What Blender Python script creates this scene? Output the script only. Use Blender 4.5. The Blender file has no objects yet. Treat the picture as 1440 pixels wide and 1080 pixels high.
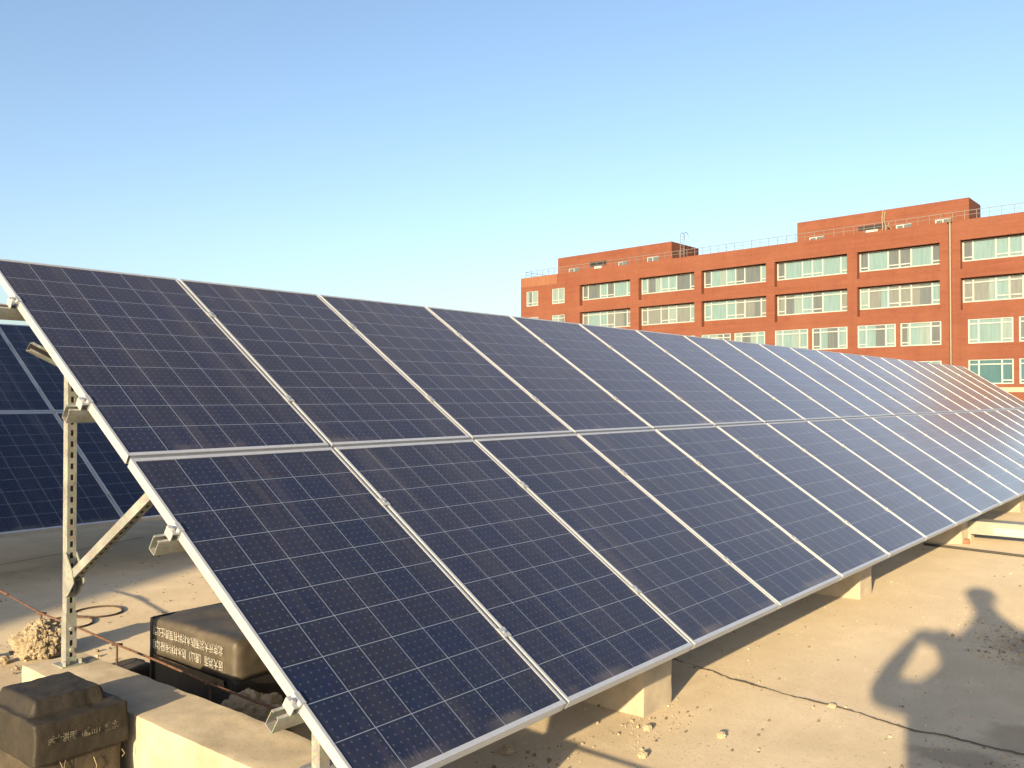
import bpy, bmesh, math, random
from mathutils import Vector, Matrix, noise

random.seed(7)
S = bpy.context.scene
COL = S.collection
R = math.radians

# ------------------------------------------------------------------ camera, sky, sun, exposure
CAM = Vector((-1.7307, -1.9610, 1.1513))
YAW, PITCH, ROLL, FPX = R(50.854), R(0.871), R(-0.051), 1245.9
cam_d = bpy.data.cameras.new("Camera")
cam = bpy.data.objects.new("Camera", cam_d)
COL.objects.link(cam)
cam_d.sensor_width = 36.0
cam_d.lens = FPX / 1440 * 36.0
cam_d.clip_start = 0.02
cam_d.clip_end = 6000
r0 = Vector((math.cos(YAW), -math.sin(YAW), 0))
f0 = Vector((math.sin(YAW), math.cos(YAW), 0))
u0 = Vector((0, 0, 1))
fw = math.cos(PITCH) * f0 + math.sin(PITCH) * u0
up = -math.sin(PITCH) * f0 + math.cos(PITCH) * u0
rr = math.cos(ROLL) * r0 + math.sin(ROLL) * up
uu = -math.sin(ROLL) * r0 + math.cos(ROLL) * up
cam.matrix_world = Matrix(((rr.x, uu.x, -fw.x, CAM.x), (rr.y, uu.y, -fw.y, CAM.y), (rr.z, uu.z, -fw.z, CAM.z), (0, 0, 0, 1)))
S.camera = cam

SUN_AZ, SUN_EL = 75.8, 13.7          # travel direction of the light: azimuth from +Y towards +X, elevation of the sun
world = bpy.data.worlds.new("World")
S.world = world
world.use_nodes = True
wn = world.node_tree.nodes
bg = wn["Background"]
sky = wn.new("ShaderNodeTexSky")
sky.sky_type = 'NISHITA'
sky.sun_disc = False
sky.sun_elevation = R(SUN_EL)
sky.sun_rotation = R(SUN_AZ + 180)   # towards the sun, clockwise from +Y
sky.altitude = 100
sky.air_density = 0.9
sky.dust_density = 2.5
sky.ozone_density = 1.4
world.node_tree.links.new(sky.outputs[0], bg.inputs[0])
bg.inputs[1].default_value = 0.100

sl = bpy.data.lights.new("Sun", 'SUN')
sl.energy = 5.0
sl.angle = R(0.6)
sl.color = (1.0, 0.775, 0.46)
so = bpy.data.objects.new("Sun", sl)
COL.objects.link(so)
a, e = R(SUN_AZ), R(SUN_EL)
SUN_D = Vector((math.sin(a) * math.cos(e), math.cos(a) * math.cos(e), -math.sin(e)))
so.rotation_euler = SUN_D.to_track_quat('-Z', 'Y').to_euler()
so.location = (-20, -10, 20)

S.view_settings.view_transform = 'Standard'
S.view_settings.look = 'None'
S.view_settings.exposure = 1.5
S.view_settings.gamma = 1.0

# ------------------------------------------------------------------ helpers
class MB:
    """collects shapes, builds ONE mesh object"""
    def __init__(self):
        self.v, self.f, self.m, self.uv = [], [], [], {}
    def quad(self, a, b, c, d, mi=0, uv=None):
        i = len(self.v)
        self.v += [tuple(a), tuple(b), tuple(c), tuple(d)]
        if uv: self.uv[len(self.f)] = uv
        self.f.append((i, i + 1, i + 2, i + 3)); self.m.append(mi)
    def box(self, lo, hi, M=None, mi=0):
        x0, y0, z0 = lo; x1, y1, z1 = hi
        P = [Vector(p) for p in ((x0, y0, z0), (x1, y0, z0), (x1, y1, z0), (x0, y1, z0), (x0, y0, z1), (x1, y0, z1), (x1, y1, z1), (x0, y1, z1))]
        if M is not None: P = [M @ p for p in P]
        i = len(self.v); self.v += [tuple(p) for p in P]
        for q in ((0, 3, 2, 1), (4, 5, 6, 7), (0, 1, 5, 4), (1, 2, 6, 5), (2, 3, 7, 6), (3, 0, 4, 7)):
            self.f.append(tuple(i + k for k in q)); self.m.append(mi)
    def prism(self, poly, A, B, ex, ey, mi=0):
        """2-D polygon extruded from point A to point B; ex, ey span the section"""
        A, B, ex, ey = Vector(A), Vector(B), Vector(ex), Vector(ey)
        n = len(poly); i = len(self.v)
        for O in (A, B):
            self.v += [tuple(O + ex * p[0] + ey * p[1]) for p in poly]
        for k in range(n):
            j = (k + 1) % n
            self.f.append((i + k, i + j, i + n + j, i + n + k)); self.m.append(mi)
        self.f.append(tuple(i + k for k in reversed(range(n)))); self.m.append(mi)
        self.f.append(tuple(i + n + k for k in range(n))); self.m.append(mi)
    def tube(self, pts, r, n=8, mi=0, closed=False):
        pts = [Vector(p) for p in pts]
        i0 = len(self.v); N = len(pts)
        for k, p in enumerate(pts):
            if closed: t = pts[(k + 1) % N] - pts[k - 1]
            else: t = pts[min(k + 1, N - 1)] - pts[max(k - 1, 0)]
            t.normalize()
            s = t.cross(Vector((0, 0, 1)))
            if s.length < 1e-3: s = t.cross(Vector((1, 0, 0)))
            s.normalize(); w = s.cross(t)
            rad = r[k] if isinstance(r, (list, tuple)) else r
            for j in range(n):
                q = 2 * math.pi * j / n
                self.v.append(tuple(p + s * (rad * math.cos(q)) + w * (rad * math.sin(q))))
        for k in range(N if closed else N - 1):
            k2 = (k + 1) % N
            for j in range(n):
                j2 = (j + 1) % n
                self.f.append((i0 + k * n + j, i0 + k * n + j2, i0 + k2 * n + j2, i0 + k2 * n + j)); self.m.append(mi)
        if not closed:
            self.f.append(tuple(i0 + j for j in reversed(range(n)))); self.m.append(mi)
            self.f.append(tuple(i0 + (N - 1) * n + j for j in range(n))); self.m.append(mi)
    def grid(self, xs, zs, depth, opening, thick, M=None, mi=0):
        """a wall of cells in the x-z plane facing -y; depth(i,j) sets the cell back, None is a hole with reveals down to opening(i,j)"""
        T = (lambda p: M @ Vector(p)) if M is not None else (lambda p: p)
        nx, nz = len(xs) - 1, len(zs) - 1
        D = [[depth(i, j) for j in range(nz)] for i in range(nx)]
        E = [[(D[i][j] if D[i][j] is not None else opening(i, j)) for j in range(nz)] for i in range(nx)]
        for i in range(nx):
            for j in range(nz):
                x0, x1, z0, z1 = xs[i], xs[i + 1], zs[j], zs[j + 1]
                if D[i][j] is not None:
                    y = D[i][j]
                    self.quad(T((x0, y, z0)), T((x1, y, z0)), T((x1, y, z1)), T((x0, y, z1)), mi)
                if i + 1 < nx and abs(E[i][j] - E[i + 1][j]) > 1e-6:
                    ya, yb = E[i][j], E[i + 1][j]
                    self.quad(T((x1, ya, z0)), T((x1, yb, z0)), T((x1, yb, z1)), T((x1, ya, z1)), mi)
                if j + 1 < nz and abs(E[i][j] - E[i][j + 1]) > 1e-6:
                    ya, yb = E[i][j], E[i][j + 1]
                    self.quad(T((x0, ya, z1)), T((x1, ya, z1)), T((x1, yb, z1)), T((x0, yb, z1)), mi)
    def mesh(self, name, mats):
        me = bpy.data.meshes.new(name)
        me.from_pydata(self.v, [], self.f)
        for m in (mats if isinstance(mats, (list, tuple)) else [mats]): me.materials.append(m)
        for p, mi in zip(me.polygons, self.m): p.material_index = mi
        if self.uv:
            ul = me.uv_layers.new(name="UVMap")
            for fi, uv in self.uv.items():
                for li, c in zip(me.polygons[fi].loop_indices, uv): ul.data[li].uv = c
        me.update()
        return me
    def build(self, name, mats, parent=None, smooth=False):
        me = self.mesh(name, mats)
        return place(name, me, parent, smooth)

def place(name, me, parent=None, smooth=False):
    o = bpy.data.objects.new(name, me)
    COL.objects.link(o)
    if parent: o.parent = parent
    if smooth:
        for p in me.polygons: p.use_smooth = True
    return o

def fix_normals(o):
    bm = bmesh.new(); bm.from_mesh(o.data)
    bmesh.ops.remove_doubles(bm, verts=bm.verts, dist=1e-5)
    bmesh.ops.recalc_face_normals(bm, faces=bm.faces)
    bm.to_mesh(o.data); bm.free()

def tag(o, label=None, cat=None, group=None, kind=None):
    if label: o["label"] = label
    if cat: o["category"] = cat
    if group: o["group"] = group
    if kind: o["kind"] = kind
    return o

def empty(name, loc=(0, 0, 0), rot=(0, 0, 0)):
    o = bpy.data.objects.new(name, None)
    COL.objects.link(o)
    o.location = loc; o.rotation_euler = rot
    o.empty_display_size = 0.2
    return o

def copy_tree(o, parent=None):
    c = o.copy(); COL.objects.link(c)
    c.parent = parent
    for ch in list(o.children): copy_tree(ch, c)
    return c

# ------------------------------------------------------------------ materials
def nodes_of(name):
    m = bpy.data.materials.new(name); m.use_nodes = True
    nt = m.node_tree
    return m, nt, nt.nodes["Principled BSDF"], nt.nodes, nt.links

def mathn(nt, op, a, b=None, c=None, clamp=False):
    n = nt.nodes.new("ShaderNodeMath"); n.operation = op; n.use_clamp = clamp
    for i, x in enumerate((a, b, c)):
        if x is None: continue
        if isinstance(x, (int, float)): n.inputs[i].default_value = x
        else: nt.links.new(x, n.inputs[i])
    return n.outputs[0]

def mixc(nt, fac, a, b, mode='MIX'):
    n = nt.nodes.new("ShaderNodeMix"); n.data_type = 'RGBA'; n.blend_type = mode
    for idx, x in ((0, fac), (6, a), (7, b)):
        if isinstance(x, (int, float)): n.inputs[idx].default_value = x
        elif isinstance(x, tuple): n.inputs[idx].default_value = (x[0], x[1], x[2], 1)
        else: nt.links.new(x, n.inputs[idx])
    return n.outputs[2]

def noisen(nt, scale, detail=4, rough=0.55, coords=None, sc=None, dim='3D'):
    n = nt.nodes.new("ShaderNodeTexNoise")
    n.inputs['Scale'].default_value = scale; n.inputs['Detail'].default_value = detail; n.inputs['Roughness'].default_value = rough
    if coords is None:
        t = nt.nodes.new("ShaderNodeTexCoord"); coords = t.outputs['Object']
    if sc:
        mp = nt.nodes.new("ShaderNodeMapping"); mp.inputs['Scale'].default_value = sc
        nt.links.new(coords, mp.inputs['Vector']); coords = mp.outputs[0]
    nt.links.new(coords, n.inputs['Vector'])
    return n.outputs['Fac']

def ramp(nt, fac, stops):
    n = nt.nodes.new("ShaderNodeValToRGB")
    el = n.color_ramp.elements
    while len(el) < len(stops): el.new(0.5)
    for x, (p, c) in zip(el, stops):
        x.position = p
        x.color = (c, c, c, 1) if isinstance(c, (int, float)) else (c[0], c[1], c[2], 1)
    nt.links.new(fac, n.inputs[0])
    return n.outputs[0]

def bump(nt, b, h, strength=0.3, dist=0.01):
    n = nt.nodes.new("ShaderNodeBump"); n.inputs['Strength'].default_value = strength; n.inputs['Distance'].default_value = dist
    nt.links.new(h, n.inputs['Height']); nt.links.new(n.outputs[0], b.inputs['Normal'])

def simple(name, c, rough=0.6, metal=0.0, var=0.12, scale=12, sc=None, bmp=0.0, bscale=60):
    m, nt, b, N, L = nodes_of(name)
    n1 = noisen(nt, scale, 5, 0.6, sc=sc)
    f = ramp(nt, n1, [(0.3, 0), (0.7, 1)])
    L.new(mixc(nt, f, tuple(x * (1 - var) for x in c), tuple(min(1, x * (1 + var)) for x in c)), b.inputs['Base Color'])
    b.inputs['Roughness'].default_value = rough; b.inputs['Metallic'].default_value = metal
    if bmp: bump(nt, b, noisen(nt, bscale, 6, 0.6), bmp, 0.004)
    return m

M_alu = simple("aluminium frame", (0.46, 0.48, 0.51), 0.38, 0.5, 0.06, 30, (1, 0.05, 1))
M_clamp = simple("clamp aluminium", (0.33, 0.35, 0.37), 0.45, 0.3, 0.08, 40)
M_bolt = simple("zinc bolt", (0.5, 0.5, 0.5), 0.35, 0.8, 0.2, 80)
M_back = simple("white backsheet", (0.75, 0.75, 0.74), 0.6)
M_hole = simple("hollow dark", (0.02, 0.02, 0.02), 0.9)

def galv():
    m, nt, b, N, L = nodes_of("galvanised steel")
    t = N.new("ShaderNodeTexCoord")
    v = N.new("ShaderNodeTexVoronoi"); v.inputs['Scale'].default_value = 110
    L.new(t.outputs['Object'], v.inputs['Vector'])
    n = noisen(nt, 9, 6, 0.65)
    c = mixc(nt, ramp(nt, n, [(0.3, 0), (0.72, 1)]), (0.20, 0.205, 0.19), (0.36, 0.37, 0.35))
    c = mixc(nt, 0.22, c, v.outputs['Color'], 'SOFT_LIGHT')
    L.new(c, b.inputs['Base Color'])
    b.inputs['Metallic'].default_value = 0.45
    L.new(ramp(nt, n, [(0.2, 0.38), (0.8, 0.6)]), b.inputs['Roughness'])
    return m
M_galv = galv()

def pv():
    """glass over blue polycrystalline cells: 6 x 10 grid lines, solder dots, run-off dust"""
    m, nt, b, N, L = nodes_of("photovoltaic glass")
    uvn = N.new("ShaderNodeUVMap"); uvn.uv_map = "UVMap"
    sep = N.new("ShaderNodeSeparateXYZ"); L.new(uvn.outputs[0], sep.inputs[0])
    u, v = sep.outputs[0], sep.outputs[1]         # 0..6, 0..10 over the cells (with a small border outside)
    info = N.new("ShaderNodeObjectInfo")
    def edge(x, w):                               # 1 near an integer
        fr = mathn(nt, 'FRACT', mathn(nt, 'ADD', x, 0.5))
        return mathn(nt, 'LESS_THAN', mathn(nt, 'ABSOLUTE', mathn(nt, 'SUBTRACT', fr, 0.5)), w)
    def inside(x, hi):
        return mathn(nt, 'MULTIPLY', mathn(nt, 'GREATER_THAN', x, 0.5), mathn(nt, 'LESS_THAN', x, hi - 0.5))
    line = mathn(nt, 'MAXIMUM', mathn(nt, 'MULTIPLY', edge(u, 0.0090), inside(u, 6.0)), mathn(nt, 'MULTIPLY', edge(v, 0.0085), inside(v, 10.0)))
    def cellf(x, k):
        return mathn(nt, 'SUBTRACT', mathn(nt, 'FRACT', mathn(nt, 'MULTIPLY', x, k)), 0.5)
    du, dv = cellf(u, 5.0), cellf(v, 5.0)
    rad = mathn(nt, 'SQRT', mathn(nt, 'ADD', mathn(nt, 'MULTIPLY', du, du), mathn(nt, 'MULTIPLY', dv, dv)))
    dot = ramp(nt, rad, [(0.07, 1), (0.17, 0)])
    # one tone per cell and per panel
    comb = N.new("ShaderNodeCombineXYZ")
    L.new(mathn(nt, 'FLOOR', u), comb.inputs[0]); L.new(mathn(nt, 'FLOOR', v), comb.inputs[1])
    L.new(mathn(nt, 'MULTIPLY', info.outputs['Random'], 97.0), comb.inputs[2])
    wnz = N.new("ShaderNodeTexWhiteNoise"); L.new(comb.outputs[0], wnz.inputs['Vector'])
    comb2 = N.new("ShaderNodeCombineXYZ")
    L.new(u, comb2.inputs[0]); L.new(v, comb2.inputs[1]); L.new(mathn(nt, 'MULTIPLY', info.outputs['Random'], 61.0), comb2.inputs[2])
    grain = N.new("ShaderNodeTexVoronoi"); grain.inputs['Scale'].default_value = 9
    L.new(comb2.outputs[0], grain.inputs['Vector'])
    cell = mixc(nt, wnz.outputs['Value'], (0.0040, 0.0095, 0.0340), (0.0085, 0.0120, 0.0300))
    cell = mixc(nt, mathn(nt, 'MULTIPLY', info.outputs['Random'], 0.28), cell, (0.0115, 0.0105, 0.0270))
    cell = mixc(nt, 0.18, cell, grain.outputs['Color'], 'SOFT_LIGHT')
    cell = mixc(nt, mathn(nt, 'MULTIPLY', dot, 0.30), cell, (0.10, 0.12, 0.155))
    col = mixc(nt, mathn(nt, 'MULTIPLY', line, 0.9), cell, (0.17, 0.21, 0.28))
    # dust: streaks that run down the slope, a fringe along the lower frame, a thin film everywhere
    st = noisen(nt, 1.0, 6, 0.62, comb2.outputs[0], (2.2, 0.16, 1))
    st2 = noisen(nt, 1.0, 3, 0.5, comb2.outputs[0], (0.55, 0.12, 1))
    streak = mathn(nt, 'MULTIPLY', ramp(nt, st, [(0.44, 0), (0.72, 1)]), ramp(nt, st2, [(0.42, 0.1), (0.66, 1)]))
    spike = noisen(nt, 1.0, 2, 0.5, comb2.outputs[0], (16, 0.3, 1))
    low = mathn(nt, 'SUBTRACT', mathn(nt, 'MULTIPLY', mathn(nt, 'POWER', spike, 3.0), 0.9), v, None)
    low = ramp(nt, mathn(nt, 'ADD', low, 0.10), [(0.0, 0), (0.18, 1)])
    pat = noisen(nt, 1.0, 2, 0.5, comb2.outputs[0], (0.4, 0.0, 1))
    low = mathn(nt, 'MULTIPLY', low, ramp(nt, pat, [(0.47, 0), (0.66, 1)]))
    film = noisen(nt, 0.35, 4, 0.6, comb2.outputs[0])
    dust = mathn(nt, 'ADD', mathn(nt, 'MULTIPLY', streak, 0.070), mathn(nt, 'ADD', mathn(nt, 'MULTIPLY', film, 0.008), mathn(nt, 'MULTIPLY', low, 0.13)), clamp=True)
    col = mixc(nt, dust, col, (0.42, 0.36, 0.29))
    L.new(col, b.inputs['Base Color'])
    L.new(ramp(nt, film, [(0.3, 0.13), (0.7, 0.22)]), b.inputs['Roughness'])
    b.inputs['IOR'].default_value = 1.42
    b.inputs['Sheen Weight'].default_value = 0.085
    b.inputs['Sheen Roughness'].default_value = 0.35
    b.inputs['Sheen Tint'].default_value = (0.95, 0.72, 0.45, 1)
    return m
M_pv = pv()

def deck_mat():
    m, nt, b, N, L = nodes_of("roof screed")
    t = N.new("ShaderNodeTexCoord"); P = t.outputs['Object']
    big = noisen(nt, 0.45, 5, 0.6, P)
    mid = noisen(nt, 2.6, 7, 0.62, P)
    fine = noisen(nt, 45, 5, 0.7, P)
    sweep = noisen(nt, 3.0, 5, 0.6, P, (0.5, 2.4, 1))
    c = mixc(nt, ramp(nt, mid, [(0.32, 0), (0.68, 1)]), (0.380, 0.315, 0.222), (0.455, 0.382, 0.275))
    c = mixc(nt, mathn(nt, 'MULTIPLY', ramp(nt, big, [(0.48, 0), (0.66, 1)]), 0.5), c, (0.37, 0.315, 0.235))
    c = mixc(nt, mathn(nt, 'MULTIPLY', ramp(nt, sweep, [(0.55, 0), (0.75, 1)]), 0.35), c, (0.53, 0.45, 0.325))
    c = mixc(nt, mathn(nt, 'MULTIPLY', ramp(nt, fine, [(0.60, 0), (0.75, 1)]), 0.35), c, (0.27, 0.225, 0.165))
    wear = noisen(nt, 1.1, 8, 0.7, P)
    c = mixc(nt, mathn(nt, 'MULTIPLY', ramp(nt, wear, [(0.50, 0), (0.58, 1)]), 0.38), c, (0.36, 0.295, 0.205))
    speck = noisen(nt, 75, 2, 0.5, P)
    c = mixc(nt, mathn(nt, 'MULTIPLY', ramp(nt, speck, [(0.64, 0), (0.70, 1)]), 0.7), c, (0.16, 0.13, 0.09))
    scuff = noisen(nt, 5.5, 6, 0.75, P, (1, 2.2, 1))
    c = mixc(nt, mathn(nt, 'MULTIPLY', ramp(nt, scuff, [(0.60, 0), (0.68, 1)]), 0.35), c, (0.52, 0.45, 0.34))
    # dirt drifts in fixed places, plus shade painted under the rear array
    def spot(x, y, rx, ry, amount):
        mp = N.new("ShaderNodeMapping"); mp.inputs['Location'].default_value = (-x / rx, -y / ry, 0)
        mp.inputs['Scale'].default_value = (1 / rx, 1 / ry, 0)
        L.new(P, mp.inputs['Vector'])
        ln = N.new("ShaderNodeVectorMath"); ln.operation = 'LENGTH'; L.new(mp.outputs[0], ln.inputs[0])
        d = mathn(nt, 'ADD', ln.outputs['Value'], mathn(nt, 'MULTIPLY', mathn(nt, 'SUBTRACT', mid, 0.5), 2.4))
        return mathn(nt, 'MULTIPLY', ramp(nt, d, [(0.55, 1), (0.95, 0)]), amount)
    for s in ((4.35, -1.05, 0.55, 0.28, 0.75), (2.33, -1.12, 0.13, 0.26, 0.7), (2.75, -1.4, 0.25, 0.5, 0.55), (0.5, 6.2, 1.2, 0.4, 0.5), (0.25, 3.1, 0.3, 0.6, 0.35)):
        c = mixc(nt, spot(*s), c, (0.215, 0.17, 0.12))
    L.new(c, b.inputs['Base Color'])
    b.inputs['Roughness'].default_value = 0.9
    b.inputs['Specular IOR Level'].default_value = 0.25
    b.inputs['Diffuse Roughness'].default_value = 0.2
    grit = noisen(nt, 130, 3, 0.7, P)
    h = mathn(nt, 'ADD', mathn(nt, 'MULTIPLY', mid, 0.9), mathn(nt, 'ADD', mathn(nt, 'MULTIPLY', fine, 0.28), mathn(nt, 'MULTIPLY', ramp(nt, grit, [(0.6, 0), (0.75, 1)]), 0.10)))
    bump(nt, b, h, 0.30, 0.02)
    return m
M_deck = deck_mat()

def concrete(name, c0, c1, bmp=0.35):
    m, nt, b, N, L = nodes_of(name)
    n = noisen(nt, 7, 8, 0.65); n2 = noisen(nt, 60, 5, 0.7); n3 = noisen(nt, 2.2, 3, 0.5)
    c = mixc(nt, ramp(nt, n, [(0.32, 0), (0.7, 1)]), c0, c1)
    c = mixc(nt, mathn(nt, 'MULTIPLY', ramp(nt, n2, [(0.62, 0), (0.74, 1)]), 0.5), c, tuple(x * 0.5 for x in c0))
    c = mixc(nt, mathn(nt, 'MULTIPLY', ramp(nt, n3, [(0.5, 0), (0.62, 1)]), 0.35), c, tuple(x * 0.8 for x in c0))
    L.new(c, b.inputs['Base Color'])
    b.inputs['Roughness'].default_value = 0.88
    b.inputs['Diffuse Roughness'].default_value = 0.3
    b.inputs['Specular IOR Level'].default_value = 0.25
    bump(nt, b, mathn(nt, 'ADD', mathn(nt, 'MULTIPLY', n, 0.7), mathn(nt, 'MULTIPLY', n2, 0.25)), bmp, 0.012)
    return m
M_beam = concrete("cast concrete", (0.255, 0.22, 0.165), (0.375, 0.325, 0.25))
M_rubble = concrete("mortar rubble", (0.19, 0.155, 0.105), (0.34, 0.285, 0.20), 0.6)
M_stone = concrete("pale stone", (0.24, 0.19, 0.13), (0.38, 0.31, 0.215), 0.5)
M_dirt = concrete("dark crumbs", (0.10, 0.08, 0.055), (0.19, 0.155, 0.11), 0.5)
M_crack = simple("crack shadow", (0.095, 0.08, 0.06), 0.95)

def bitumen(name, c0, c1, rough=0.7, bmp=0.5):
    m, nt, b, N, L = nodes_of(name)
    n = noisen(nt, 9, 7, 0.65); n2 = noisen(nt, 70, 4, 0.7); n3 = noisen(nt, 3.0, 4, 0.6)
    c = mixc(nt, ramp(nt, n, [(0.35, 0), (0.7, 1)]), c0, c1)
    c = mixc(nt, mathn(nt, 'MULTIPLY', ramp(nt, n3, [(0.52, 0), (0.68, 1)]), 0.55), c, tuple(min(1, x * 1.9) for x in c1))
    c = mixc(nt, mathn(nt, 'MULTIPLY', ramp(nt, n2, [(0.66, 0), (0.76, 1)]), 0.25), c, (0.25, 0.20, 0.13))
    L.new(c, b.inputs['Base Color'])
    b.inputs['Roughness'].default_value = rough
    bump(nt, b, mathn(nt, 'ADD', n, mathn(nt, 'MULTIPLY', n2, 0.15)), bmp, 0.012)
    return m
M_mem = bitumen("dusty roofing membrane", (0.0085, 0.0066, 0.0042), (0.021, 0.0165, 0.0110))
M_memfar = bitumen("grey roofing membrane", (0.034, 0.028, 0.020), (0.064, 0.053, 0.038), 0.6, 0.3)
M_tar = bitumen("black tar", (0.006, 0.006, 0.007), (0.016, 0.016, 0.017), 0.5, 0.4)
M_tarmud = bitumen("muddy tar", (0.022, 0.017, 0.011), (0.055, 0.043, 0.027), 0.75, 0.7)
M_tape = simple("brown backing strip", (0.11, 0.08, 0.048), 0.7, 0, 0.25, 14)

def letters(name, c, cut):
    m, nt, b, N, L = nodes_of(name)
    b.inputs['Base Color'].default_value = (*c, 1); b.inputs['Roughness'].default_value = 0.8
    n = noisen(nt, 38, 4, 0.7)
    tr = N.new("ShaderNodeBsdfTransparent"); mx = N.new("ShaderNodeMixShader")
    L.new(ramp(nt, n, [(cut - 0.06, 0), (cut + 0.06, 1)]), mx.inputs[0])
    L.new(tr.outputs[0], mx.inputs[1]); L.new(b.outputs[0], mx.inputs[2])
    L.new(mx.outputs[0], N["Material Output"].inputs[0])
    return m
M_txt = letters("printed lettering", (0.27, 0.26, 0.24), 0.40)
M_txt2 = letters("worn lettering", (0.13, 0.12, 0.10), 0.52)

def rust(name, c0=(0.045, 0.02, 0.012), c1=(0.13, 0.062, 0.036)):
    m, nt, b, N, L = nodes_of(name)
    n = noisen(nt, 28, 6, 0.7)
    L.new(mixc(nt, ramp(nt, n, [(0.35, 0), (0.68, 1)]), c0, c1), b.inputs['Base Color'])
    b.inputs['Roughness'].default_value = 0.8
    return m
M_rust = rust("rusty steel")
M_rustd = rust("dark rusty steel", (0.03, 0.018, 0.013), (0.08, 0.042, 0.025))

def brick():
    m, nt, b, N, L = nodes_of("red facing brick")
    t = N.new("ShaderNodeTexCoord"); P = t.outputs['Object']
    band = noisen(nt, 1.0, 5, 0.65, P, (0.18, 0.18, 2.6))
    blot = noisen(nt, 0.22, 4, 0.6, P)
    fine = noisen(nt, 1.0, 3, 0.6, P, (2.5, 2.5, 9))
    c = mixc(nt, ramp(nt, band, [(0.3, 0), (0.7, 1)]), (0.110, 0.0345, 0.0195), (0.142, 0.049, 0.0290))
    c = mixc(nt, mathn(nt, 'MULTIPLY', ramp(nt, blot, [(0.42, 0), (0.66, 1)]), 0.45), c, (0.150, 0.060, 0.036))
    c = mixc(nt, mathn(nt, 'MULTIPLY', ramp(nt, fine, [(0.5, 0), (0.75, 1)]), 0.3), c, (0.09, 0.024, 0.012))
    runs = noisen(nt, 1.0, 4, 0.6, P, (1.1, 1.1, 0.07))
    c = mixc(nt, mathn(nt, 'MULTIPLY', ramp(nt, runs, [(0.52, 0), (0.70, 1)]), 0.30), c, (0.080, 0.024, 0.014))
    tile = N.new("ShaderNodeTexBrick"); mpt = N.new("ShaderNodeMapping")
    mpt.inputs['Rotation'].default_value = (math.pi / 2, 0, 0)
    L.new(P, mpt.inputs['Vector']); L.new(mpt.outputs[0], tile.inputs['Vector'])
    tile.inputs['Scale'].default_value = 1.6; tile.inputs['Mortar Size'].default_value = 0.012
    tile.inputs['Color1'].default_value = (1, 1, 1, 1); tile.inputs['Color2'].default_value = (0.80, 0.80, 0.80, 1); tile.inputs['Mortar'].default_value = (0.62, 0.62, 0.62, 1)
    c = mixc(nt, 0.45, c, tile.outputs['Color'], 'MULTIPLY')
    L.new(c, b.inputs['Base Color'])
    b.inputs['Roughness'].default_value = 0.85
    b.inputs['Specular IOR Level'].default_value = 0.3
    return m
M_brick = brick()
M_winframe = simple("cream window frame", (0.235, 0.262, 0.268), 0.5, 0, 0.05)
M_band = simple("cream string course", (0.24, 0.225, 0.17), 0.7)
def glass(name, c, rough=0.12):
    m = simple(name, c, rough, 0, 0.16, 1.6, (3.0, 1, 0.25))
    return m
M_pane = [glass("glass mint curtain", (0.098, 0.160, 0.172)), glass("glass grey room", (0.066, 0.078, 0.085)),
          glass("glass pale curtain", (0.120, 0.165, 0.165)), glass("glass dark teal", (0.032, 0.085, 0.105)), glass("glass beige room", (0.098, 0.110, 0.110))]
M_rail = simple("grey painted rail", (0.105, 0.105, 0.105), 0.5)
M_hose = simple("cream hose", (0.16, 0.125, 0.08), 0.6)
M_lintelshade = simple("painted lintel shadow", (0.003, 0.0027, 0.0027), 0.6)  # near-black stand-in for the shade under the rooftop lintels
M_pipe = simple("brown drainpipe", (0.085, 0.066, 0.042), 0.5)
M_render = simple("pale wall render", (0.45, 0.42, 0.37), 0.9)
M_tray = simple("dusty galvanised tray", (0.215, 0.215, 0.185), 0.5, 0.25, 0.16, 14, (1, 0.4, 1))
M_tray2 = simple("new tray patch", (0.31, 0.31, 0.27), 0.5, 0.1, 0.05)
M_redbrick = simple("red clay brick", (0.19, 0.085, 0.048), 0.9, 0, 0.2, 20, None, 0.4)
M_conduit = simple("dark conduit", (0.035, 0.033, 0.03), 0.6)
M_land = simple("distant ground", (0.16, 0.15, 0.11), 0.95, 0, 0.3, 0.02)
M_jacket = simple("dark jacket", (0.03, 0.035, 0.05), 0.85)
M_skin = simple("skin", (0.42, 0.26, 0.18), 0.55)
M_hair = simple("black hair", (0.012, 0.01, 0.009), 0.5)
M_trouser = simple("dark trousers", (0.02, 0.02, 0.025), 0.9)
M_phone = simple("phone shell", (0.02, 0.02, 0.022), 0.3)

# ------------------------------------------------------------------ setting
DZ = -0.36                              # top of the roof deck
GZ = -14.0
g = MB(); g.quad((-3000, -3000, GZ), (3000, -3000, GZ), (3000, 3000, GZ), (-3000, 3000, GZ))
tag(g.build("ground", M_land), kind='structure')
d = MB(); d.box((-45, -22, GZ + 0.05), (30, 34, DZ))
tag(d.build("roof_deck", M_deck), kind='structure')

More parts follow.
